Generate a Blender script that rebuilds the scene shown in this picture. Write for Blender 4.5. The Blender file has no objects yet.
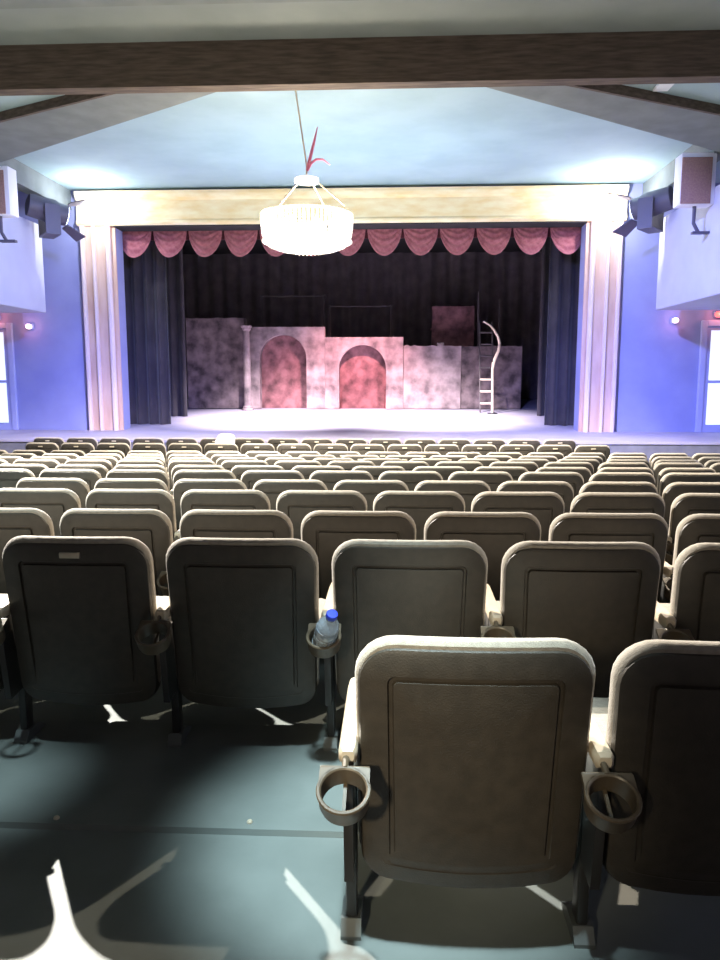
import bpy, bmesh, math, random
from mathutils import Vector, Matrix
random.seed(7)
C = bpy.context.scene.collection
PI = math.pi
def sc(v):
    v /= 255.0
    return v / 12.92 if v <= 0.04045 else ((v + 0.055) / 1.055) ** 2.4
def rgb(r, g, b): return (sc(r), sc(g), sc(b), 1.0)

# ------------------------------------------------------------------ materials
def mat(name, col, rough=0.6, metal=0.0, col2=None, scale=8.0, bump=0.0, bscale=None, emit=None, estr=0.0,
        trans=0.0, alpha=1.0, stretch=None, contrast=(0.35, 0.65), spec=0.5, sheen=0.0):
    m = bpy.data.materials.new(name); m.use_nodes = True
    nt = m.node_tree; b = nt.nodes['Principled BSDF']
    b.inputs['Base Color'].default_value = col
    b.inputs['Roughness'].default_value = rough
    b.inputs['Metallic'].default_value = metal
    b.inputs['Specular IOR Level'].default_value = spec
    b.inputs['Transmission Weight'].default_value = trans
    b.inputs['Sheen Weight'].default_value = sheen
    if emit:
        b.inputs['Emission Color'].default_value = emit
        b.inputs['Emission Strength'].default_value = estr
    tc = nt.nodes.new('ShaderNodeTexCoord'); mp = nt.nodes.new('ShaderNodeMapping')
    nt.links.new(tc.outputs['Object'], mp.inputs['Vector'])
    if stretch: mp.inputs['Scale'].default_value = stretch
    if col2 is not None:
        n = nt.nodes.new('ShaderNodeTexNoise'); n.inputs['Scale'].default_value = scale; n.inputs['Detail'].default_value = 6
        r = nt.nodes.new('ShaderNodeValToRGB')
        r.color_ramp.elements[0].position, r.color_ramp.elements[1].position = contrast
        r.color_ramp.elements[0].color = col; r.color_ramp.elements[1].color = col2
        nt.links.new(mp.outputs['Vector'], n.inputs['Vector']); nt.links.new(n.outputs['Fac'], r.inputs['Fac'])
        nt.links.new(r.outputs['Color'], b.inputs['Base Color'])
    if bump:
        n2 = nt.nodes.new('ShaderNodeTexNoise'); n2.inputs['Scale'].default_value = bscale or scale * 4; n2.inputs['Detail'].default_value = 4
        bp = nt.nodes.new('ShaderNodeBump'); bp.inputs['Strength'].default_value = bump; bp.inputs['Distance'].default_value = 0.01
        nt.links.new(mp.outputs['Vector'], n2.inputs['Vector']); nt.links.new(n2.outputs['Fac'], bp.inputs['Height'])
        nt.links.new(bp.outputs['Normal'], b.inputs['Normal'])
    return m

M = {}
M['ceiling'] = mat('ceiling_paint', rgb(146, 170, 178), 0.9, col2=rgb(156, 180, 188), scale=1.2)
M['beam'] = mat('beam_wood', rgb(70, 60, 52), 0.8, col2=rgb(98, 86, 76), scale=3, stretch=(1, 6, 10), bump=0.2)
M['beam_grey'] = mat('beam_grey_paint', rgb(106, 114, 116), 0.85, col2=rgb(118, 126, 128), scale=3)
M['wall'] = mat('wall_blue_grey_paint', rgb(140, 144, 186), 0.85, col2=rgb(150, 154, 194), scale=1.5)
M['box'] = mat('box_front_paint', rgb(186, 188, 206), 0.8, col2=rgb(194, 196, 212), scale=1.5)
M['cream'] = mat('cream_gilt_plaster', rgb(236, 208, 156), 0.6, col2=rgb(246, 230, 194), scale=2.5, stretch=(1, 3, 3), bump=0.1)
M['column'] = mat('tan_column_plaster', rgb(190, 156, 136), 0.7, col2=rgb(206, 176, 158), scale=2.0, stretch=(3, 3, .6))
M['ridge'] = mat('pale_pink_column_ridge', rgb(216, 196, 192), 0.6)
M['floor'] = mat('sealed_concrete', rgb(96, 104, 102), 0.55, col2=rgb(110, 118, 116), scale=3.0, bump=0.06, bscale=40)
M['stage'] = mat('stage_floor_paint', rgb(146, 142, 160), 0.6, col2=rgb(160, 154, 172), scale=1.5)
M['fascia'] = mat('stage_fascia_paint', rgb(96, 96, 104), 0.8, col2=rgb(110, 110, 118), scale=4)
M['black'] = mat('black_drape', rgb(46, 41, 46), 0.95, col2=rgb(58, 52, 57), scale=3, sheen=0.2)
M['reardrape'] = mat('rear_drape', rgb(90, 80, 86), 0.95, col2=rgb(110, 98, 104), scale=3, sheen=0.2)  # black drape lightened, its hazy lifted tone put into the colour
M['blackbox'] = mat('black_stage_paint', rgb(38, 36, 38), 0.95)
M['rose'] = mat('rose_velvet', rgb(146, 74, 86), 0.8, col2=rgb(176, 104, 112), scale=14, sheen=0.5)
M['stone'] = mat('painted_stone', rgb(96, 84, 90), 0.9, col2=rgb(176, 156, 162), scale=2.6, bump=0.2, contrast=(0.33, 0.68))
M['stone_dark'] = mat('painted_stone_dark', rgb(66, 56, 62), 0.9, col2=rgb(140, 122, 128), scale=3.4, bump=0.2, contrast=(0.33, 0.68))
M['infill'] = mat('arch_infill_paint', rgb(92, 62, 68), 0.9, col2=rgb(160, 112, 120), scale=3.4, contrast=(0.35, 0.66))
M['shell'] = mat('seat_shell_plastic', rgb(54, 50, 44), 0.45, col2=rgb(62, 57, 50), scale=30, bump=0.12, bscale=260)
M['fabric'] = mat('seat_fabric', rgb(140, 132, 120), 0.75, col2=rgb(154, 146, 132), scale=60, bump=0.25, bscale=300, sheen=0.3)
M['arm'] = mat('armrest_plastic', rgb(176, 162, 140), 0.4, col2=rgb(186, 172, 150), scale=20)
M['seatmetal'] = mat('seat_leg_metal', rgb(58, 58, 58), 0.4, metal=0.5)
M['cup'] = mat('cup_holder_plastic', rgb(84, 74, 60), 0.35)
M['plate'] = mat('number_plate', rgb(190, 180, 160), 0.35, metal=0.3)
M['footmetal'] = mat('grey_foot', rgb(96, 102, 102), 0.5, metal=0.3)
M['crystal'] = mat('lit_crystal', rgb(250, 244, 236), 0.2, emit=(1, .95, .88, 1), estr=.8)  # glow of the bulbs put into the crystal as its own emission
M['bulb'] = mat('lit_bulb', rgb(255, 250, 240), 0.3, emit=(1, .9, .75, 1), estr=8)
M['gilt'] = mat('pale_gilt_metal', rgb(235, 215, 190), 0.3, metal=0.3)
M['pink'] = mat('pink_stroke_tint', rgb(240, 132, 162), 0.7)
M['lantern'] = mat('lantern_black', rgb(88, 84, 96), 0.5)
M['chrome'] = mat('chrome_metal', rgb(210, 214, 230), 0.2, metal=0.8)
M['lens'] = mat('lit_lens', rgb(220, 220, 255), 0.2, emit=(.8, .85, 1, 1), estr=5)
M['bluelens'] = mat('lit_blue_lens', rgb(160, 150, 255), 0.2, emit=(.5, .45, 1, 1), estr=2)
M['brown'] = mat('brown_grille', rgb(150, 118, 108), 0.9, col2=rgb(168, 134, 118), scale=40)
M['white'] = mat('white_paint', rgb(235, 235, 240), 0.5)
M['doorglass'] = mat('daylit_glass', rgb(220, 230, 245), 0.2, emit=(.82, .9, 1, 1), estr=0.95)
M['frame'] = mat('door_frame_paint', rgb(176, 180, 214), 0.6)
M['red'] = mat('lit_red_lamp', rgb(255, 60, 60), 0.3, emit=(1, .12, .1, 1), estr=3)
M['pinklamp'] = mat('lit_pink_lamp', rgb(255, 220, 225), 0.3, emit=(1, .72, .8, 1), estr=1.6)
M['pole'] = mat('pale_wood_pole', rgb(244, 222, 200), 0.6)
M['rail'] = mat('grey_rail_metal', rgb(92, 84, 88), 0.6, metal=0.3)
M['plastic_clear'] = mat('clear_bottle_plastic', rgb(222, 232, 240), 0.05, trans=0.75, spec=0.8)
M['water'] = mat('bottle_label', rgb(176, 182, 188), 0.25, col2=rgb(120, 130, 142), scale=30, contrast=(.45,.55))
M['bluecap'] = mat('blue_cap', rgb(40, 60, 190), 0.35)
M['cloth'] = mat('white_cloth', rgb(245, 240, 240), 0.9, col2=rgb(235, 228, 232), scale=20)
M['rib'] = mat('ceiling_fitting', rgb(225, 230, 235), 0.5)

# ------------------------------------------------------------------ helpers
def obj(name, bm, m, parent=None, smooth=True, angle=35):
    bmesh.ops.recalc_face_normals(bm, faces=bm.faces[:])
    me = bpy.data.meshes.new(name); bm.to_mesh(me); bm.free()
    if smooth:
        for p in me.polygons: p.use_smooth = True
        me.set_sharp_from_angle(angle=math.radians(angle))
    me.materials.append(m)
    o = bpy.data.objects.new(name, me); C.objects.link(o)
    if parent: o.parent = parent
    return o
def tag(o, label, cat, group=None):
    o['label'] = label; o['category'] = cat
    if group: o['group'] = group
    return o
def thing(name, label, cat, loc=(0, 0, 0), group=None, rotz=0):
    o = bpy.data.objects.new(name, None); C.objects.link(o)
    o.location = loc; o.rotation_euler = (0, 0, rotz); o.empty_display_size = .1
    return tag(o, label, cat, group)
def struct(name, bm, m, parent=None, smooth=False):
    o = obj(name, bm, m, parent, smooth); o['kind'] = 'structure'; return o
def BM(): return bmesh.new()
def box(bm, x0, x1, y0, y1, z0, z1, bev=0.0, seg=2):
    t = bmesh.new()
    v = [t.verts.new(p) for p in [(x0, y0, z0), (x1, y0, z0), (x1, y1, z0), (x0, y1, z0), (x0, y0, z1), (x1, y0, z1), (x1, y1, z1), (x0, y1, z1)]]
    for f in [(0, 3, 2, 1), (4, 5, 6, 7), (0, 1, 5, 4), (1, 2, 6, 5), (2, 3, 7, 6), (3, 0, 4, 7)]: t.faces.new([v[i] for i in f])
    if bev: bmesh.ops.bevel(t, geom=t.edges[:], offset=bev, segments=seg, profile=.5, affect='EDGES')
    join(bm, t)
def join(bm, t, mtx=None):
    if mtx is not None: bmesh.ops.transform(t, matrix=mtx, verts=t.verts[:])
    mp = {v: bm.verts.new(v.co) for v in t.verts}
    for f in t.faces:
        try: bm.faces.new([mp[v] for v in f.verts])
        except ValueError: pass
    t.free()
def loops(bm, rings, cap=True, close=True):
    vs = [[bm.verts.new(p) for p in r] for r in rings]
    n = len(vs[0])
    for a, b in zip(vs, vs[1:]):
        for i in range(n if close else n - 1):
            j = (i + 1) % n
            bm.faces.new((a[i], a[j], b[j], b[i]))
    if cap:
        bm.faces.new(vs[0][::-1]); bm.faces.new(vs[-1])
def tube(bm, pts, r, n=8):
    pts = [Vector(p) for p in pts]; rr = r if isinstance(r, (list, tuple)) else [r] * len(pts)
    rings = []; up = Vector((.13, .31, 1)).normalized()
    for i, p in enumerate(pts):
        d = (pts[min(i + 1, len(pts) - 1)] - pts[max(i - 1, 0)]).normalized()
        if abs(d.dot(up)) > .97: up = Vector((1, .2, .05)).normalized()
        u = d.cross(up).normalized(); w = d.cross(u).normalized()
        rings.append([p + (u * math.cos(2 * PI * k / n) + w * math.sin(2 * PI * k / n)) * rr[i] for k in range(n)])
    loops(bm, rings)
def lathe(bm, prof, cx=0, cy=0, n=32, mtx=None):
    t = bmesh.new()
    loops(t, [[(cx + r * math.cos(2 * PI * k / n), cy + r * math.sin(2 * PI * k / n), z) for k in range(n)] for r, z in prof], cap=True)
    join(bm, t, mtx)
def prism(bm, poly, a0, a1, axis='y'):
    def P(p, a): return (p[0], a, p[1]) if axis == 'y' else ((p[0], p[1], a) if axis == 'z' else (a, p[0], p[1]))
    loops(bm, [[P(p, a0) for p in poly], [P(p, a1) for p in poly]])

# ------------------------------------------------------------------ setting
XL, XR, YF, YB, ZC = -9.6, 7.5, 16.1, -1.6, 5.22
prof = [(-1.6, 0), (2.07, 0), (2.075, .018), (2.75, .018), (3.321, -.035), (4.228, -.09), (5.104, -.15), (6.012, -.2), (6.889, -.265),
        (7.794, -.32), (8.672, -.385), (9.577, -.445), (10.457, -.49), (13.6, -.49)]
bm = BM(); prism(bm, prof + [(13.6, -.8), (-1.6, -.8)], XL, XR, 'x'); struct('floor', bm, M['floor'])
bm = BM(); box(bm, XL, XR, YB, 1.42, 0, .006); struct('floor_rear_damper', bm, mat('dark_bounce_damper', rgb(40, 40, 42), .95, col2=rgb(50, 50, 52), scale=40))  # unseen dark sheet added to cut light bouncing off the rear floor
def floor_z(y):
    for (a, za), (b, zb) in zip(prof, prof[1:]):
        if a <= y <= b: return za + (zb - za) * (y - a) / (b - a)
    return prof[-1][1]
def stage_z(y): return .2 if y < 16.1 else .2 + (y - 16.1) * .0535
bm = BM(); prism(bm, [(13.62, -.8), (25, -.8), (25, stage_z(25)), (16.1, .2), (13.56, .2), (13.56, .16), (13.62, .16)], XL, XR, 'x')
struct('floor_stage', bm, M['stage'])
bm = BM(); box(bm, XL, XR, 13.58, 13.618, -.49, .158); struct('trim_stage_front', bm, M['fascia'])
bm = BM(); box(bm, XL, XR, 9.3, 25, ZC, ZC + .2)
struct('ceiling', bm, M['ceiling'])
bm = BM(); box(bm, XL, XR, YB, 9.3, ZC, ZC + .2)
struct('ceiling_house', bm, mat('house_ceiling_shaded', rgb(116, 126, 128), .9, col2=rgb(126, 136, 138), scale=1.2))  # same ceiling, dimmer light over the house put into the colour
for n, x0, x1 in (('wall_left', XL - .2, XL), ('wall_right', XR, XR + .2)):
    bm = BM(); box(bm, x0, x1, YB, 25, -.8, 7.8); struct(n, bm, M['wall'])
bm = BM(); box(bm, XL, XR, YB - .2, YB, -.8, ZC); struct('wall_back', bm, mat('dark_rear_wall', rgb(58, 56, 60), .9))
OX0, OX1, OZ = -5.93, 3.85, 4.48
bm = BM(); box(bm, XL, OX0, YF, YF + .4, .2, ZC); box(bm, OX1, XR, YF, YF + .4, .2, ZC); box(bm, OX0, OX1, YF, YF + .4, OZ, ZC)
struct('wall_front', bm, M['wall'])
# stage house behind the proscenium
bm = BM(); box(bm, XL, XR, 24.6, 24.8, .5, ZC); struct('wall_stage_rear', bm, M['blackbox'])
bm = BM(); box(bm, -7.6, -7.4, YF + .42, 24.6, .2, ZC - .02); struct('wall_stage_left', bm, M['blackbox'])
bm = BM(); box(bm, 5.3, 5.5, YF + .42, 24.6, .2, ZC - .02); struct('wall_stage_right', bm, M['blackbox'])
bm = BM(); box(bm, -7.4, 5.3, YF + .42, 24.6, ZC - .06, ZC - .01); struct('ceiling_stage', bm, M['blackbox'])
# fluted proscenium columns and header
def column(name, x0, x1, flip):
    W = x1 - x0
    def X(p): return x1 - p * W if flip else x0 + p * W
    bm = BM(); prism(bm, [(X(0), YF), (X(0), YF - .1), (X(.9), YF - .1), (X(.9), YF - .04), (X(1), YF - .04), (X(1), YF)], .2, 5.0, 'z')
    c = struct(name, bm, M['column'])
    for p, w in ((0, .12), (.34, .1), (.74, .15)):
        bm = BM(); a0, a1 = sorted((X(p), X(p + w))); m_ = (a0 + a1) / 2
        prism(bm, [(a0, YF - .1), (a0, YF - .14), (a0 * .7 + a1 * .3, YF - .18), (a0 * .3 + a1 * .7, YF - .18), (a1, YF - .14), (a1, YF - .1)], .2, 4.48, 'z')
        struct('column_ridge', bm, M['ridge'], c)
    return c
column('trim_column_left', -6.65, -5.93, False); column('trim_column_right', 3.85, 4.57, True)
bm = BM()
hp = [(YF, 4.48), (YF - .13, 4.48), (YF - .17, 4.52), (YF - .17, 4.56), (YF - .13, 4.6), (YF - .11, 4.98), (YF - .17, 5.03), (YF - .2, 5.1), (YF - .2, 5.16), (YF, 5.16)]
prism(bm, hp, -6.7, 4.62, 'x'); struct('trim_header', bm, M['cream'])
bm = BM(); box(bm, OX0, OX1, YF - .12, YF + .4, 4.455, 4.479); struct('trim_shade_plate', bm, M['blackbox'])  # added dark plate standing in for shade under the opening's head
# ceiling beams
bm = BM(); box(bm, XL, XR, 9.22, 9.42, 4.73, ZC); struct('trim_beam_across', bm, M['beam'])
bm = BM(); box(bm, XL, XR, 7.6, 7.93, 5.02, ZC); struct('trim_beam_near', bm, M['beam_grey'])
def diag(name, poly):
    bm = BM(); prism(bm, poly, 4.75, ZC, 'z'); struct(name, bm, M['beam_grey'])
diag('trim_beam_diagonal_left', [(-3.3, 9.42), (-2.1, 9.42), (-6.85, 12.62), (XL, 14.5), (XL, 12.5)])
diag('trim_beam_diagonal_right', [(.95, 9.42), (1.85, 9.42), (XR, 12.28), (XR, 14.1), (4.95, 12.3)])
for n, pl in (('trim_beam_edge_left', [(-3.32, 9.42), (-3.42, 9.42), (XL, 12.44), (XL, 12.49)]), ('trim_beam_edge_right', [(1.87, 9.42), (1.97, 9.42), (XR, 12.22), (XR, 12.27)])):
    bm = BM(); prism(bm, pl, 4.745, 4.86, 'z'); struct(n, bm, M['beam'])
for n, pl in (('ceiling_lower_left', [(-3.45, 9.42), (XL, 9.42), (XL, 12.49), (-3.3, 9.43)]), ('ceiling_lower_right', [(2.0, 9.42), (XR, 9.42), (XR, 12.27), (1.86, 9.43)])):
    bm = BM(); prism(bm, pl, 4.86, ZC, 'z'); struct(n, bm, M['ceiling'])
bm = BM(); box(bm, -7.1, -6.85, 12.9, YF, 4.82, ZC); struct('trim_soffit_left', bm, M['beam_grey'])
bm = BM(); box(bm, 4.95, 5.2, 12.6, YF, 4.82, ZC); struct('trim_soffit_right', bm, M['beam_grey'])
# side boxes hanging over the doors
for n, x0, x1 in (('wall_box_left', XL, -7.05), ('wall_box_right', 5.0, XR)):
    bm = BM(); box(bm, x0, x1, 7.5, 15.1, 2.63, 4.33, .02); struct(n, bm, M['box'])
# doors by the stage
def door(name, x0, x1):
    y = YF
    bm = BM()
    box(bm, x0, x0 + .12, y - .08, y, .2, 2.5, .01); box(bm, x1 - .12, x1, y - .08, y, .2, 2.5, .01); box(bm, x0 + .12, x1 - .12, y - .08, y, 2.38, 2.5, .01)
    d = struct(name, bm, M['frame'])
    bm = BM(); box(bm, x0 + .12, x0 + .2, y - .05, y - .01, .2, 2.38); box(bm, x1 - .2, x1 - .12, y - .05, y - .01, .2, 2.38)
    box(bm, x0 + .2, x1 - .2, y - .05, y - .01, .2, .36); box(bm, x0 + .2, x1 - .2, y - .05, y - .01, 1.22, 1.28); box(bm, x0 + .2, x1 - .2, y - .05, y - .01, 2.3, 2.38)
    struct('door_leaf', bm, M['frame'], d)
    for z0, z1 in ((.36, 1.22), (1.28, 2.3)):
        bm = BM(); box(bm, x0 + .2, x1 - .2, y - .035, y - .02, z0, z1); struct('door_pane', bm, M['doorglass'], d)
    return d
door('door_1', -9.35, -8.27); door('door_2', 6.27, 7.35)
# ceiling fitting
bm = BM(); box(bm, 3.12, 3.3, 9.62, 9.95, 4.83, 4.862, .005)
tag(obj('ceiling_vent', bm, M['rib']), 'small white square fitting on the ceiling at upper right', 'vent')

# ------------------------------------------------------------------ theatre seat
def outline(d, wt, wb, z0, z1, rt, rb, sag, n=6, k=6):
    pts = []
    def arc(cx, cz, r, a0):
        for i in range(n + 1):
            a = math.radians(a0 + 90 * i / n); pts.append((cx + r * math.cos(a), cz + r * math.sin(a)))
    def seg(p, q):
        for i in range(1, k): pts.append((p[0] + (q[0] - p[0]) * i / k, p[1] + (q[1] - p[1]) * i / k))
    r1 = max(rt - d, .012); r2 = max(rb - d, .012)
    ht, hb = wt / 2 - d, wb / 2 - d; t, b = z1 - d, z0 + d
    arc(ht - r1, t - r1, r1, 0); e = pts[-1]; seg(e, (-(ht - r1), t))
    arc(-(ht - r1), t - r1, r1, 90); seg(pts[-1], (-hb, b + r2))
    arc(-(hb - r2), b + r2, r2, 180); seg(pts[-1], (hb - r2, b))
    arc(hb - r2, b + r2, r2, 270); seg(pts[-1], (ht, t - r1))
    zm = .5 * (t + b); out = []
    for x, z in pts:
        w = max(0, (zm - z) / (zm - b)); out.append((x, z - sag * w * w * (1 - (x / (wb / 2)) ** 2)))
    return out
def curved(bm, rings, par, wrap=.03, lean=.14, fade=False):
    R = []
    for d, y in rings:
        R.append([(x, (y if y < .003 or d < .05 or not fade else -.004 + (y + .004) * min(1, max(0, (z - .26) / .06))) + wrap * (x / .26) ** 2 + (.8 - z) * lean, z) for x, z in outline(d, *par)])
    loops(bm, R)
def seat_prototype():
    P = {}
    bm = BM()
    curved(bm, [(.05, .05), (.0, .045), (.0, .014), (.005, .004), (.016, 0), (.066, -.003), (.069, .006), (.077, .006), (.08, -.004), (.12, -.007), (.17, -.009)],
           (.518, .505, .19, .788, .085, .06, .025), fade=True, wrap=.018)
    P['back_shell'] = obj('back_shell', bm, M['shell'])
    bm = BM()
    curved(bm, [(.05, .008), (.006, .010), (-.003, .018), (-.007, .030), (-.004, .044), (.010, .058), (.04, .07), (.1, .076)],
           (.518, .505, .215, .80, .085, .06, .0), wrap=.018)
    P['back_pad'] = obj('back_pad', bm, M['fabric'])
    bm = BM()
    box(bm, -.262, .262, .115, .625, .33, .43, .04, 4)
    P['seat_cushion'] = obj('seat_cushion', bm, M['fabric'])
    bm = BM()
    a = bmesh.new()
    loops(a, [[(-.28 + sx * w, y, z0 + (z1 - z0) * (.5 + .5 * sz)) for sx, sz in ((-1, -.6), (-.8, -1), (.8, -1), (1, -.6), (1, .5), (.75, 1), (-.75, 1), (-1, .5))]
              for y, w, z0, z1 in ((.025, .014, .52, .542), (.035, .021, .512, .55), (.15, .021, .51, .552), (.37, .021, .512, .556), (.41, .019, .52, .552), (.425, .012, .53, .548))])
    join(bm, a); P['armrest'] = obj('armrest', bm, M['arm'])
    # cup holder on the rear end of the armrest
    bm = BM(); cx, cy = -.284, -.058
    pr = [(r_ * 1.06, z_) for r_, z_ in [(.046, .55), (.049, .553), (.054, .553), (.056, .549), (.054, .544), (.0515, .51), (.049, .5), (.0455, .5), (.046, .51), (.0455, .545)]]
    nn = 36; vs = [[bm.verts.new((cx + r_ * math.cos(2 * PI * k / nn), cy + r_ * math.sin(2 * PI * k / nn), z_)) for r_, z_ in pr] for k in range(nn)]
    for k in range(nn):
        for j in range(len(pr)):
            bm.faces.new((vs[k][j], vs[(k + 1) % nn][j], vs[(k + 1) % nn][(j + 1) % len(pr)], vs[k][(j + 1) % len(pr)]))
    for s in (-1, 1): prism(bm, [(cx + s * .055, cy + .052), (cx + s * .055, cy), (cx + s * .046, cy + .03), (cx + s * .02, cy + .052)], .543, .553, 'z')
    box(bm, cx - .055, cx + .055, cy + .05, cy + .058, .541, .553, .003)
    box(bm, cx - .004, cx + .004, cy - .047, cy + .047, .5, .506)
    bmesh.ops.rotate(bm, verts=bm.verts[:], cent=(cx, cy + .055, .55), matrix=Matrix.Rotation(math.radians(26), 3, 'X'))
    bmesh.ops.translate(bm, verts=bm.verts[:], vec=(0, 0, -.03))
    tube(bm, [(cx, cy + .054, .517), (cx, cy + .07, .522), (cx, cy + .1, .53)], .008)
    P['cup_holder'] = obj('cup_holder', bm, M['cup'])
    bm = BM(); box(bm, -.294, -.266, .15, .205, .012, .512, .006); tube(bm, [(-.28, .17, .40), (-.2, .17, .40)], .016)
    prism(bm, [(.06, .2), (.5, .24), (.62, .3), (.62, .42), (.42, .49), (.38, .514), (.045, .514), (.03, .42)], -.291, -.269, 'x')  # side panel, drawn out forward to block light between the cushions
    P['leg'] = obj('leg', bm, M['seatmetal'])
    bm = BM(); prism(bm, [(.12, 0), (.27, 0), (.27, .01), (.215, .04), (.145, .04), (.12, .01)], -.305, -.255, 'x')
    P['foot_plate'] = obj('foot_plate', bm, M['footmetal'])
    bm = BM(); box(bm, -.035, .035, -.006, .004, .738, .758, .002)
    P['number_plate'] = obj('number_plate', bm, M['plate'])
    return P
PROTO = seat_prototype()
for o in PROTO.values(): C.objects.unlink(o)
def part(k, parent, loc=None):
    c = PROTO[k].copy(); C.objects.link(c); c.parent = parent
    if loc: c.location = loc
    return c
def make_seat(x, y, z, label, plate=False, end=False):
    r = thing('theatre_seat', label, 'seat', (x, y, z), 'theatre seats facing the stage')
    part('back_shell', r); part('back_pad', r); part('seat_cushion', r)
    for off in ((0, 0, 0), (.56, 0, 0)) if end else ((0, 0, 0),):
        a = part('armrest', r, off); part('cup_holder', a)
        l = part('leg', r, off) if off[0] == 0 else None
        part('foot_plate', l if l else r, None if l else off)
    if plate: part('number_plate', r)
    return r
NUM = ['first', 'second', 'third', 'fourth', 'fifth', 'sixth', 'seventh', 'eighth', 'ninth', 'tenth', 'eleventh', 'twelfth', 'thirteenth', 'fourteenth', 'fifteenth', 'sixteenth', 'seventeenth', 'eighteenth', 'nineteenth', 'twentieth', 'twenty-first', 'twenty-second']
ROWS = [(.177, 1.542), (.048, 2.44), (-.171, 3.321), (.135, 4.228), (-.173, 5.104), (.12, 6.012), (-.161, 6.889), (.095, 7.794), (-.167, 8.672), (.11, 9.577), (-.185, 10.457), (.132, 11.375), (-.173, 12.262)]
LIFT = {11: .025, 12: .035}
SEATS = {}
PITCH = {1: .577, 2: .567}
for r, (x0, y) in enumerate(ROWS):
    lo, hi = math.tan(math.radians(-28.4)) * y - .24, math.tan(math.radians(22.9)) * y + .22
    if r == 0: lo = 0
    if r == 11: lo, hi = -6.0, 3.5
    if r == 12: lo, hi = -5.9, 3.0
    if r == 12:
        bm = None
    p = PITCH.get(r, .566)
    ks = [k for k in range(-20, 21) if lo <= x0 + p * k <= hi]
    extra = [ks[0] - 1, ks[0] - 2] if r in (1, 2, 3) else []
    for i, k in enumerate(ks + extra):
        rown = 'nearest row' if r == 0 else ('front row, right before the stage' if r == 12 else NUM[r] + ' row from the camera')
        lab = 'dark grey theatre seat, %s from left in the %s' % (NUM[i], rown)
        if r == 0: lab = ['large dark seat with cup holder at its left in the nearest row', 'dark seat cut off by the right edge of photo in the nearest row'][i]
        if r == 1 and k == -2: lab = 'dark theatre seat with pale number plate near its top, in second nearest row'
        if r == 1 and k == 0: lab = 'dark theatre seat in second nearest row, just right of the water bottle'
        if r == 1 and k == -1: lab = 'dark theatre seat in second nearest row, just left of the water bottle'
        if k in extra: lab = '%s seat beyond the left edge of the photo, %s' % ('dark theatre' if k == ks[0] - 1 else 'outermost dark theatre', rown)
        z = floor_z(y + .15) + LIFT.get(r, 0)
        if r in (3, 4, 5, 6, 7, 8, 9, 10): z = floor_z(y)
        s = make_seat(x0 + p * k, y, z, lab, plate=(r >= 9 or (r == 1 and k == -2)), end=(i == len(ks) - 1 and r in (11, 12)))
        SEATS[(r, k)] = s
# raised strip of floor under the two front rows
bm = BM(); prism(bm, [(11.3, -.5), (13.2, -.5), (13.2, -.452), (12.2, -.455), (12.19, -.465), (11.31, -.465)], -6.4, 3.9, 'x'); struct('floor_front_strip', bm, M['floor'])

# water bottle leaning in the cup holder
def bottle():
    gx, gy, gz = -.237, 2.408, .018
    t = thing('water_bottle', 'clear plastic water bottle with blue cap leaning in a cup holder', 'bottle', (gx - .008, gy, gz + .452))
    t.rotation_euler = (math.radians(33), math.radians(17), 0); t.scale = (1.18, 1.18, .95)
    bm = BM()
    lathe(bm, [(.022, .004), (.029, .0), (.0315, .008), (.0315, .03), (.029, .036), (.0315, .042), (.0315, .07), (.0295, .076), (.0315, .082), (.0315, .115), (.029, .135), (.021, .155), (.0135, .168), (.0125, .178), (.012, .182)], n=28)
    obj('bottle_body', bm, M['plastic_clear'], t)
    bm = BM(); lathe(bm, [(.0322, .083), (.0326, .085), (.0326, .113), (.0322, .115)], n=28); obj('bottle_label', bm, M['water'], t)
    bm = BM(); lathe(bm, [(.0155, .176), (.016, .178), (.016, .192), (.0145, .195), (.002, .1955)], n=24); obj('bottle_cap', bm, M['bluecap'], t)
bottle()
for x, y, lab in ((-1.038, 2.1, 'small bright floor bolt behind the seat with the number plate'), (-.439, 2.108, 'small bright floor bolt behind the seat left of the water bottle')):
    bm = BM(); lathe(bm, [(.009, .018), (.009, .022), (.006, .026), (.001, .027)], x, y, 16); tag(obj('floor_bolt', bm, M['plate']), lab, 'bolt', 'floor bolts')
# white cloth over a front row seat
s = SEATS[(12, -5)] if (12, -5) in SEATS else None
bx, by = -2.82, 12.262
bm = BM()
R = []
for j in range(13):
    v = j / 12; a = PI * v
    ring = []
    for i in range(25):
        u = i / 24; w_ = (1 - abs(2 * u - 1)); e = min(1, w_ * 2.2) ** .6
        x = (u - .5) * .34 * (1 - .12 * math.sin(a))
        yy = -.055 + (.19) * (1 - math.cos(a)) / 2 + .012 * math.sin(u * 40) * (1 - math.sin(a))
        zz = .60 + (.265 * (math.sin(a) ** .35)) * (0.66 + .34 * e) + .005 * math.sin(u * 23 + j)
        ring.append((bx + x, by + yy, zz - .455))
    R.append(ring)
loops(bm, R, cap=False, close=False)
o = obj('white_cloth', bm, M['cloth'], angle=80)
sol = o.modifiers.new('thickness', 'SOLIDIFY'); sol.thickness = .012; sol.offset = 1
tag(o, 'white cloth draped over a seat back in the front row left of centre', 'cloth')

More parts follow.
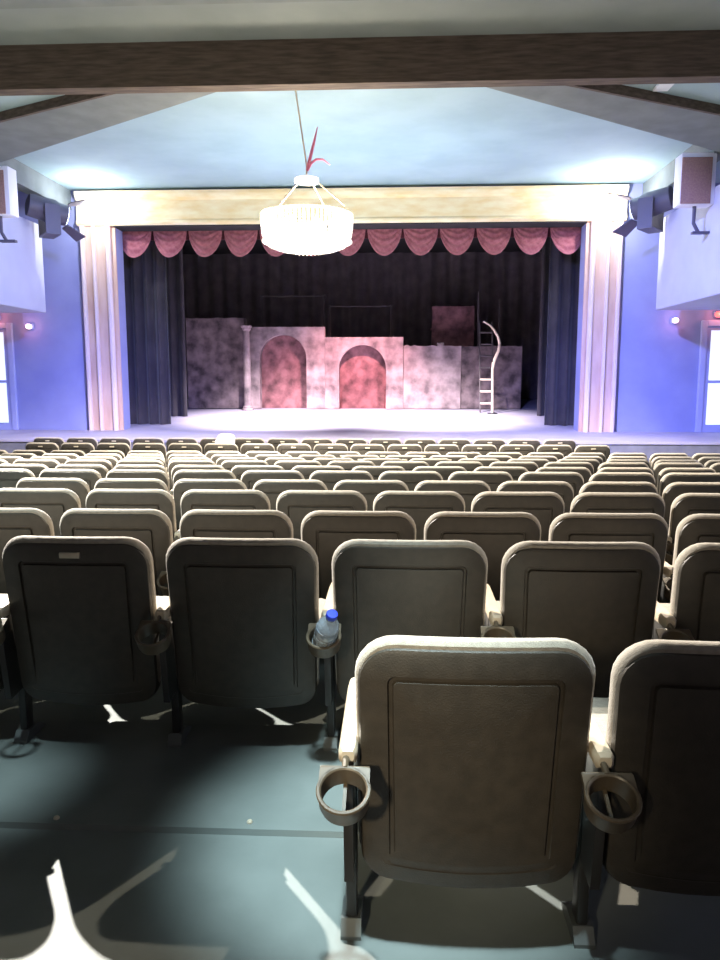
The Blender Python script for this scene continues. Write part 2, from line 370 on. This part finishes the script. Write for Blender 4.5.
# ------------------------------------------------------------------ stage dressing
def drape(name, label, x0, x1, y, z0, z1, amp=.07, per=.24, group='black stage drapes', cat='curtain', m='black'):
    bm = BM(); n = max(8, int((x1 - x0) / per * 10)); ph = random.random() * 6
    rows = []
    for z, a in ((z0, 1.15), ((z0 * 2 + z1) / 3, 1), (z1 - .5, .8), (z1, .5)):
        front = [(x0 + (x1 - x0) * i / n, y + amp * a * (math.sin(2 * PI * (x1 - x0) * i / n / per + ph) + .35 * math.sin(2 * PI * (x1 - x0) * i / n / (per * 2.7))), z) for i in range(n + 1)]
        rows.append(front + [(p[0], p[1] + .012, z) for p in front[::-1]])
    loops(bm, rows)
    return tag(obj(name, bm, M[m], angle=80), label, cat, group)
TOP = ZC - .07
drape('stage_curtain', 'wide black rear curtain closing the back of the stage', -7.3, 5.2, 24.0, stage_z(24.1) + .01, TOP, .08, .45, m='reardrape')
drape('stage_curtain', 'black side curtain nearest the left column of the stage', -6.6, -5.2, 17.15, stage_z(17.3), TOP, .07, .26)
drape('stage_curtain', 'second black side curtain behind the left one, nearer the scenery', -6.9, -5.3, 18.9, stage_z(19.05), TOP, .06, .3)
drape('stage_curtain', 'black side curtain nearest the right column of the stage', 3.35, 4.7, 17.15, stage_z(17.3), TOP, .07, .26)
drape('stage_curtain', 'second black side curtain behind the right one, nearer the scenery', 3.55, 5.0, 19.2, stage_z(19.35), TOP, .06, .3)
# swagged valance
v = thing('valance', 'rose red swagged velvet valance along the top of the stage opening', 'valance', (-1.05, 16.62, 4.72))
bm = BM(); box(bm, -5.2, 5.2, .06, .1, -.42, .3); obj('valance_backing', bm, mat('dark_rose_velvet', rgb(70, 24, 34), .9), v)
NS = 13; wv = 10.05 / NS
swag_mesh = None
for k in range(NS):
    cx = -5.025 + wv * (k + .5)
    if swag_mesh is None:
        bm = BM(); n, mm = 20, 26; grid = []
        for j in range(mm + 1):
            t = j / mm
            row = []
            for i in range(n + 1):
                s_ = i / n; q = math.sin(PI * s_) ** .55
                x = (s_ - .5) * wv * 1.04 * (1 - .06 * t * (1 - q))
                z = .10 - t * (.30 + .62 * q)
                yb = -.03 - .12 * math.sin(PI * s_) * (t ** .6) - .022 * math.sin(2 * PI * 6.5 * t + .9 * math.cos(2 * PI * s_)) * q
                row.append(bm.verts.new((x, yb, z)))
            grid.append(row)
        for j in range(mm):
            for i in range(n): bm.faces.new((grid[j][i], grid[j][i + 1], grid[j + 1][i + 1], grid[j + 1][i]))
        o = obj('swag', bm, M['rose'], v, angle=180); swag_mesh = o
    else:
        o = swag_mesh.copy(); C.objects.link(o); o.parent = v
    o.location = (cx, 0, 0)

# scenery
YS = 20.8
def rough_flat(bm, x0, x1, z1, y0, y1, step=None):
    """flat with a slightly uneven stone top edge"""
    n = 16; poly = [(x0, stage_z(YS) - .0)]
    top = []
    for i in range(n + 1):
        x = x0 + (x1 - x0) * i / n
        top.append((x, z1 + (random.uniform(-.02, .02) if 0 < i < n else 0)))
    poly = [(x1, stage_z(y1) + .002), (x0, stage_z(y1) + .002)] + top
    prism(bm, poly, y0, y1)
def arch_flat(bm, x0, x1, z1, a0, a1, az, y0, y1):
    zb = stage_z(y1) + .002; r = (a1 - a0) / 2; zc = az - r; cx = (a0 + a1) / 2
    arc = [(cx + r * math.cos(PI * i / 20), zc + r * math.sin(PI * i / 20)) for i in range(21)]
    poly = [(x1, zb), (x1, z1), (x0, z1), (x0, zb), (a0, zb)] + arc[::-1] + [(a1, zb)]
    prism(bm, poly, y0, y1)
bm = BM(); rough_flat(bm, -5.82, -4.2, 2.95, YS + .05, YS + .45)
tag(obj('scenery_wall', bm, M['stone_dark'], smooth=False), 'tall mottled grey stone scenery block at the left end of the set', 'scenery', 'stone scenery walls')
def archwall(label, x0, x1, z1, a0, a1, az):
    t = thing('scenery_arch_wall', label, 'scenery', ((x0 + x1) / 2, YS, stage_z(YS)), 'stone scenery walls')
    inv = -Vector(t.location)
    bm = BM(); arch_flat(bm, x0, x1, z1, a0, a1, az, YS, YS + .3); bmesh.ops.translate(bm, verts=bm.verts[:], vec=inv); obj('arch_face', bm, M['stone'], t, smooth=False)
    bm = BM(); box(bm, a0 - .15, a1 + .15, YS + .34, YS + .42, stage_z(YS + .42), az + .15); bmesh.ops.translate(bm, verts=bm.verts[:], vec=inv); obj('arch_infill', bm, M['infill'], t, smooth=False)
    return t
archwall('stone scenery wall with tall arch beside the round column', -4.1, -1.97, 2.70, -3.78, -2.48, 2.49)
archwall('stone scenery wall with lower red-lit arch at centre stage', -1.965, .18, 2.42, -1.58, -.29, 2.21)
bm = BM(); rough_flat(bm, .19, 1.76, 2.19, YS + .05, YS + .4); box(bm, 1.1, 1.3, YS + .08, YS + .36, 2.15, 2.28, .03)
tag(obj('scenery_wall', bm, M['stone'], smooth=False), 'low pink-lit stone scenery wall right of the lower arch', 'scenery', 'stone scenery walls')
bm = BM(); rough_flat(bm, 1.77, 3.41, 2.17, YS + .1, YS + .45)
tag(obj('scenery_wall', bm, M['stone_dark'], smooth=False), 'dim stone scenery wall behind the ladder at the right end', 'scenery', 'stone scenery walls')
t = thing('scenery_column', 'slim round stone column between tall block and left arch', 'column', (-4.07, 20.5, stage_z(20.5)))
bm = BM(); lathe(bm, [(.1, .12), (.1, 1.2), (.085, 2.1), (.085, 2.16)], n=20); obj('shaft', bm, M['stone'], t)
bm = BM(); lathe(bm, [(.16, 0), (.16, .06), (.13, .07), (.14, .1), (.11, .125)], n=20); obj('base', bm, M['stone'], t)
bm = BM(); lathe(bm, [(.09, 2.14), (.12, 2.18), (.12, 2.22), (.15, 2.24), (.15, 2.28)], n=20); obj('capital', bm, M['stone'], t)
def guard(x0, x1, z1, label, y=22.0):
    zb = stage_z(y)
    t = thing('guard_rail', label, 'railing', ((x0 + x1) / 2, y, zb), 'thin railings behind the scenery')
    h = (x1 - x0) / 2
    for s in (-1, 1):
        bm = BM(); tube(bm, [(s * h, 0, 0), (s * h, 0, z1 - zb)], .022); obj('post', bm, M['rail'], t)
        bm = BM(); lathe(bm, [(.01, z1 - zb - .03), (.045, z1 - zb - .01), (.05, z1 - zb + .02), (.02, z1 - zb + .05)], s * h, 0, 12); obj('finial', bm, M['rail'], t)
    bm = BM(); tube(bm, [(-h, 0, z1 - zb), (h, 0, z1 - zb)], .016); obj('rail', bm, M['rail'], t)
guard(-3.89, -2.1, 3.64, 'thin grey guard rail rising behind the left arch wall')
guard(-1.92, -.17, 3.35, 'thin grey guard rail rising behind the centre arch wall')
t = thing('scenery_panel', 'dark brown boxy panel standing behind the low stone wall', 'scenery', (1.6, 22, stage_z(22)))
bm = BM(); box(bm, -.6, .6, -.1, .1, 1.6, 2.82, .01); box(bm, -.64, .64, -.12, .12, 2.15, 2.2); obj('panel', bm, M['infill'], t)
for s in (-1, 1):
    bm = BM(); box(bm, s * .5 - .04, s * .5 + .04, -.05, .05, 0, 1.6); obj('leg', bm, M['blackbox'], t)
for x, z, lab in ((2.28, 3.7, 'thin dark upright pole just left of the crooked pole'), (2.86, 3.5, 'thin dark upright pole just right of the crooked pole')):
    bm = BM(); tube(bm, [(x, 21.6, stage_z(21.6)), (x, 21.6, z)], .025); tag(obj('stage_pole', bm, M['rail']), lab, 'pole', 'thin poles behind the scenery')
t = thing('ladder', 'short grey ladder leaning against the right end stone wall', 'ladder', (2.38, 20.0, stage_z(20)))
h = 2.4
for s in (-1, 1):
    bm = BM(); tube(bm, [(s * .17, -.02, .012), (s * .17, .62, h)], .022); obj('side_rail', bm, M['rail'], t)
for k in range(7):
    f = .1 + .13 * k
    bm = BM(); tube(bm, [(-.17, -.02 + .64 * f, h * f), (.17, -.02 + .64 * f, h * f)], .028); obj('rung', bm, M['pole' if k < 3 else 'rail'], t)  # lower rungs given a paler material, brightness put into their colour
z0 = stage_z(19.75)
pts = [(2.50, 0.0), (2.49, .55), (2.48, 1.15), (2.53, 1.4), (2.62, 1.62), (2.645, 1.8), (2.60, 1.98), (2.50, 2.14), (2.38, 2.27), (2.22, 2.36)]
t = thing('crooked_pole', 'pale crooked pole curving over in front of the ladder', 'pole', (2.5, 19.75, z0))
bm = BM(); tube(bm, [(x - 2.5, 0, z) for x, z in pts], [.035, .034, .034, .04, .038, .036, .034, .03, .026, .02]); obj('shaft', bm, M['pole'], t)
bm = BM(); tube(bm, [(0 - .015, 0, 1.1), (-.03, 0, 1.32)], [.03, .016]); obj('stub', bm, M['pole'], t)
bm = BM(); box(bm, -.12, .12, -.12, .12, 0, .02, .005); obj('base', bm, M['blackbox'], t)

# ------------------------------------------------------------------ chandelier
CX, CY = -1.2, 10.3
t = thing('chandelier', 'glowing crystal chandelier hanging before the stage', 'chandelier', (CX, CY, 3.0))
def ring(bm, R, z, r, n=48):
    pts = [(R * math.cos(2 * PI * k / n), R * math.sin(2 * PI * k / n), z) for k in range(n)]
    for a in range(n): pass
    rings = []
    for k in range(n):
        a = 2 * PI * k / n
        rings.append([((R + r * math.cos(b)) * math.cos(a), (R + r * math.cos(b)) * math.sin(a), z + r * math.sin(b)) for b in [2 * PI * q / 8 for q in range(8)]])
    rings.append(rings[0]); loops(bm, rings, cap=False)
bm = BM(); ring(bm, .585, .48, .018); ring(bm, .585, .14, .018); ring(bm, .4, .05, .015); obj('hoop_frame', bm, M['crystal'], t)
bm = BM(); lathe(bm, [(.03, .99), (.16, .95), (.165, .9), (.13, .885), (.02, .88)], n=32); obj('top_crown', bm, M['crystal'], t)
for k in range(4):
    a = PI / 4 + .3 + k * PI / 2
    bm = BM(); tube(bm, [(.14 * math.cos(a), .14 * math.sin(a), .91), (.59 * math.cos(a), .59 * math.sin(a), .54)], .009); obj('chain', bm, M['gilt'], t)
bm = BM()
profb = [(.595, .49), (.60, .43), (.595, .36), (.59, .29), (.575, .2), (.545, .13), (.49, .085), (.38, .07), (.26, .06), (.15, .05)]
NB = 66
for k in range(NB):
    a = 2 * PI * k / NB
    for (r0, za), (r1, zb) in zip(profb, profb[1:]):
        for s_ in (0.25, .75):
            r = r0 + (r1 - r0) * s_; z = za + (zb - za) * s_
            g = bmesh.new(); bmesh.ops.create_icosphere(g, subdivisions=1, radius=.021 * (1 if r > .4 else .8))
            bmesh.ops.scale(g, vec=(1, 1, 1.25), verts=g.verts[:])
            join(bm, g, Matrix.Translation((r * math.cos(a), r * math.sin(a), z)))
    if k % 3 == 0:
        g = bmesh.new(); bmesh.ops.create_icosphere(g, subdivisions=1, radius=.02); bmesh.ops.scale(g, vec=(1, 1, 1.6), verts=g.verts[:])
        join(bm, g, Matrix.Translation((.2 * math.cos(a), .2 * math.sin(a), .02)))
o = obj('bead_strands', bm, M['crystal'], t); o['kind'] = 'stuff'
for k in range(6):
    a = k * PI / 3
    bm = BM(); lathe(bm, [(.012, .28), (.03, .32), (.034, .36), (.02, .41), (.003, .44)], .32 * math.cos(a), .32 * math.sin(a), 12); obj('bulb', bm, M['bulb'], t)
bm = BM(); tube(bm, [(0, 0, .99), (0, 0, 1.12), (-.16, 0, ZC - 3.0 - .001)], .011); obj('cable', bm, M['gilt'], t)
bm = BM(); tube(bm, [(.01, -.02, 1.05), (.04, -.03, 1.16), (.1, -.03, 1.38), (.15, -.03, 1.58)], [.018, .022, .018, .005]); obj('pink_stroke', bm, M['pink'], t)  # thin tapering pink strokes above the crown
bm = BM(); tube(bm, [(.01, -.02, 1.04), (.06, -.03, 1.13), (.13, -.03, 1.18), (.22, -.03, 1.18), (.31, -.03, 1.11)], [.018, .018, .015, .012, .005]); obj('pink_stroke', bm, M['pink'], t)

# ------------------------------------------------------------------ lanterns, loudspeakers, exit lamps
def lantern(label, loc, rz, tilt):
    t = thing('stage_lantern', label, 'lantern', loc, 'stage lanterns on the side boxes', rz); t.scale = (1.35, 1.35, 1.35)
    R = Matrix.Rotation(tilt, 4, 'X')
    def o2(name, bm, m): bmesh.ops.transform(bm, matrix=R, verts=bm.verts[:]); return obj(name, bm, m, t)
    bm = BM(); g = bmesh.new(); loops(g, [[(w * math.cos(2 * PI * k / 16) , y, w * math.sin(2 * PI * k / 16)) for k in range(16)] for y, w in ((-.3, .08), (-.28, .15), (.05, .17), (.12, .15), (.2, .15), (.24, .15))]); join(bm, g); o2('body', bm, M['lantern'])
    bm = BM(); box(bm, -.22, -.2, -.1, .1, -.33, .05); box(bm, .2, .22, -.1, .1, -.33, .05); box(bm, -.22, .22, -.1, .1, -.35, -.33); obj('yoke', bm, M['lantern'], t)
    bm = BM(); g = bmesh.new(); loops(g, [[(.13 * math.cos(2 * PI * k / 16), y, .13 * math.sin(2 * PI * k / 16)) for k in range(16)] for y in (.242, .252)]); join(bm, g); o2('lens', bm, M['lens'])
    for s, nm in ((1, 'top'), (-1, 'bottom')):
        bm = BM(); g = bmesh.new()
        loops(g, [[(-.15, .24, s * .15), (.15, .24, s * .15), (.24, .48, s * .26), (-.24, .48, s * .26)], [(-.15, .24, s * .165), (.15, .24, s * .165), (.24, .48, s * .275), (-.24, .48, s * .275)]]); join(bm, g)
        o2('barn_door', bm, M['lantern'])
    return t
lantern('black stage lantern with barn doors on the left box corner', (-6.66, 14.6, 4.50), math.radians(-52), math.radians(-10))
lantern('black stage lantern with barn doors on the right box corner', (4.66, 14.6, 4.50), math.radians(52), math.radians(-10))
t = thing('moving_light', 'silver moving light head on the left box edge', 'lantern', (-7.2, 13.9, 4.33))
bm = BM(); box(bm, -.14, .14, -.14, .14, 0, .1, .02); obj('base', bm, M['chrome'], t)
bm = BM(); box(bm, -.16, -.12, -.06, .06, .1, .34, .01); box(bm, .12, .16, -.06, .06, .1, .34, .01); obj('yoke', bm, M['chrome'], t)
bm = BM(); lathe(bm, [(.06, -.16), (.105, -.12), (.11, .1), (.1, .16)], n=20, mtx=Matrix.Translation((0, 0, .3)) @ Matrix.Rotation(math.radians(80), 4, 'Y')); obj('head', bm, M['chrome'], t)
t = thing('moving_light', 'small violet-lit lamp head beside the right box lantern', 'lantern', (5.15, 14.2, 4.33))
bm = BM(); lathe(bm, [(.1, 0), (.1, .04), (.03, .06), (.03, .16)], n=20); obj('base', bm, M['lantern'], t)
bm = BM(); lathe(bm, [(.05, -.12), (.09, -.08), (.095, .09)], n=20, mtx=Matrix.Translation((0, 0, .22)) @ Matrix.Rotation(math.radians(-105), 4, 'X') @ Matrix.Rotation(math.radians(180), 4, 'X')); obj('head', bm, M['lantern'], t)
bm = BM(); lathe(bm, [(.08, -.125), (.08, -.122)], n=20, mtx=Matrix.Translation((0, 0, .22)) @ Matrix.Rotation(math.radians(75), 4, 'X').inverted()); obj('lens', bm, M['bluelens'], t)
def speaker(label, x, y, s_):
    t = thing('loudspeaker', label, 'loudspeaker', (x, y, 4.0), 'brown faced loudspeakers')
    bm = BM(); box(bm, -.27, .27, 0, .3, .06, .84, .01); obj('cabinet', bm, M['white'], t)
    bm = BM(); box(bm, -.265, .2, -.02, -.0005, .07, .77, .004); obj('grille', bm, M['brown'], t)
    bm = BM(); tube(bm, [(.02, .15, .065), (.02, .15, -.2), (.1, .15, -.34)], .03); box(bm, .0, .268, .1, .2, -.37, -.33, .005); obj('bracket', bm, M['lantern'], t)
speaker('white framed brown loudspeaker hung on the front of the right box', 4.73, 12.6, 1)
speaker('brown loudspeaker cut off by the left edge above the left box', -6.77, 12.8, -1)
def lamp(label, x, y, z, m, r=.06):
    t = thing('exit_lamp', label, 'lamp', (x, y, z), 'small lamps by the stage doors')
    bm = BM(); box(bm, -.07, .07, -.0, .03, -.06, .06, .008); obj('backplate', bm, M['frame'], t)
    bm = BM(); lathe(bm, [(.02, 0), (r, .03), (r, .09), (r * .6, .13), (.01, .14)], n=16, mtx=Matrix.Rotation(math.radians(90), 4, 'X')); obj('globe', bm, M[m], t)
LAMPS = [(-7.88, 2.42, 'pinklamp', 'small pinkish round lamp on the wall beneath the left box'), (5.72, 2.5, 'pinklamp', 'small pinkish round lamp on the wall beneath the right box'),
         (6.58, 2.62, 'red', 'red lamp over the right hand door'), (-8.6, 2.62, 'red', 'red lamp over the left hand door')]
for x, z, m, lab in LAMPS: lamp(lab, x, YF - .03, z, m)

# ------------------------------------------------------------------ lights
def light(kind, name, loc, power, col=(1, 1, 1), target=None, size=.05, spot=60, blend=.5, sx=None, sy=None):
    d = bpy.data.lights.new(name, kind); d.energy = power; d.color = col
    if kind == 'AREA':
        d.shape = 'RECTANGLE'; d.size = sx; d.size_y = sy
    else: d.shadow_soft_size = size
    if kind == 'SPOT': d.spot_size = math.radians(spot); d.spot_blend = blend
    o = bpy.data.objects.new(name, d); C.objects.link(o); o.location = loc
    if target is not None:
        o.rotation_euler = (Vector(target) - Vector(loc)).to_track_quat('-Z', 'Y').to_euler()
    return o
# house lamps, then added rear and front-row fill
light('SPOT', 'house_lamp_left', (-4.4, 6.8, 4.74), 10000, (1, .93, .84), (-1.5, 5.5, 0), .03, 122, .3)
light('SPOT', 'house_lamp_right', (2.8, 6.8, 5.1), 1500, (1, .84, .64), (-.3, 2.2, 0), .03, 150, .6)
light('SPOT', 'pool_lamp', (-.1, .9, 5.1), 3200, (.74, .95, 1), (.02, 2.08, 0), .15, 15, .6)
light('SPOT', 'pool_lamp_b', (-1.6, 1.2, 5.1), 1300, (.74, .95, 1), (-1.42, 2.28, 0), .15, 8, .8)
light('SPOT', 'rear_warm_fill', (-1.0, -1.2, 1.9), 420, (1, .84, .58), (-.02, 1.54, .55), .1, 20, 1)  # unseen fill added to warm the nearest seat back
light('SPOT', 'rear_cool_fill', (-3.5, .6, 5.0), 2000, (.72, .95, 1), (-1.8, 7, .3), .1, 62, 1)  # unseen fill added to lift the rear faces of the middle rows
for x in (-4.4, 2.2): light('SPOT', 'front_row_fill', (-2.1 if x < 0 else .5, 9.55, 5.0), 5200, (1, .9, .78), (x * .8 - .2, 11.8, 0), .05, 76, .6)  # unseen spots added to brighten the two front rows
# chandelier
light('POINT', 'chandelier_glow', (CX, CY, 3.35), 200, (1, .84, .62), size=.2)
# front of house spill, plus an added ceiling fill
light('POINT', 'spill_right', (4.1, 15.2, 4.75), 130, (.95, .97, 1), size=.05)
light('POINT', 'spill_left', (-6.1, 15.2, 4.75), 90, (.9, .95, 1), size=.05)
light('AREA', 'ceiling_fill', (-1, 13.5, 2.2), 165, (.78, .92, 1), (-1, 13.6, 5.2), sx=5, sy=1)  # unseen area light added to brighten the front ceiling
# stage
for x in (-2.3, .3): light('SPOT', 'stage_white', (x, 17.3, 5.05), 9000, (1, .9, .93), (x + (-.5 if x < 0 else .5), 18.55, .3), .1, 70, .95)
light('SPOT', 'stage_pink', (-.6, 17.6, 4.9), 3200, (1, .48, .47), (-1.2, 20.8, .6), .1, 60, 1)
light('SPOT', 'blue_left', (-1.7, 9.6, 5.0), 2300, (.28, .36, 1), (-8.0, 16, .6), .1, 64, 1)
light('SPOT', 'blue_right', (.5, 9.6, 5.0), 3500, (.25, .31, 1), (5.8, 16, .6), .1, 64, 1)
for x in (-5.0, -1.0, 3.0): light('SPOT', 'blue_apron', ({-5.0: -2.2, -1.0: -.1, 3.0: .4}[x], 9.55, 5.0), 4200 if x != -1 else 1100, (.24, .26, 1) if x != -1 else (.75, .55, 1), (x, 15.0, .2), .1, 52, 1)
for x, z, m, lab in LAMPS:
    light('POINT', 'lamp_glow', (x, YF - .25, z), 5 if m == 'red' else 3, (1, .3, .25), size=.04)
w = bpy.data.worlds.new('World'); bpy.context.scene.world = w; w.use_nodes = True
w.node_tree.nodes['Background'].inputs[0].default_value = (.6, .75, .85, 1); w.node_tree.nodes['Background'].inputs[1].default_value = .012

# ------------------------------------------------------------------ camera
cam = bpy.data.cameras.new('camera'); co = bpy.data.objects.new('camera', cam); C.objects.link(co)
cam.sensor_fit = 'HORIZONTAL'; cam.sensor_width = 36; cam.lens = 36 * 750 / 720
cam.clip_start = .02
co.location = (0, 0, 1.37); co.rotation_euler = (math.radians(90 - 7.9), 0, math.radians(2.76))
S = bpy.context.scene; S.camera = co
S.view_settings.view_transform = 'Standard'; S.view_settings.look = 'None'; S.view_settings.exposure = 0; S.view_settings.gamma = 1
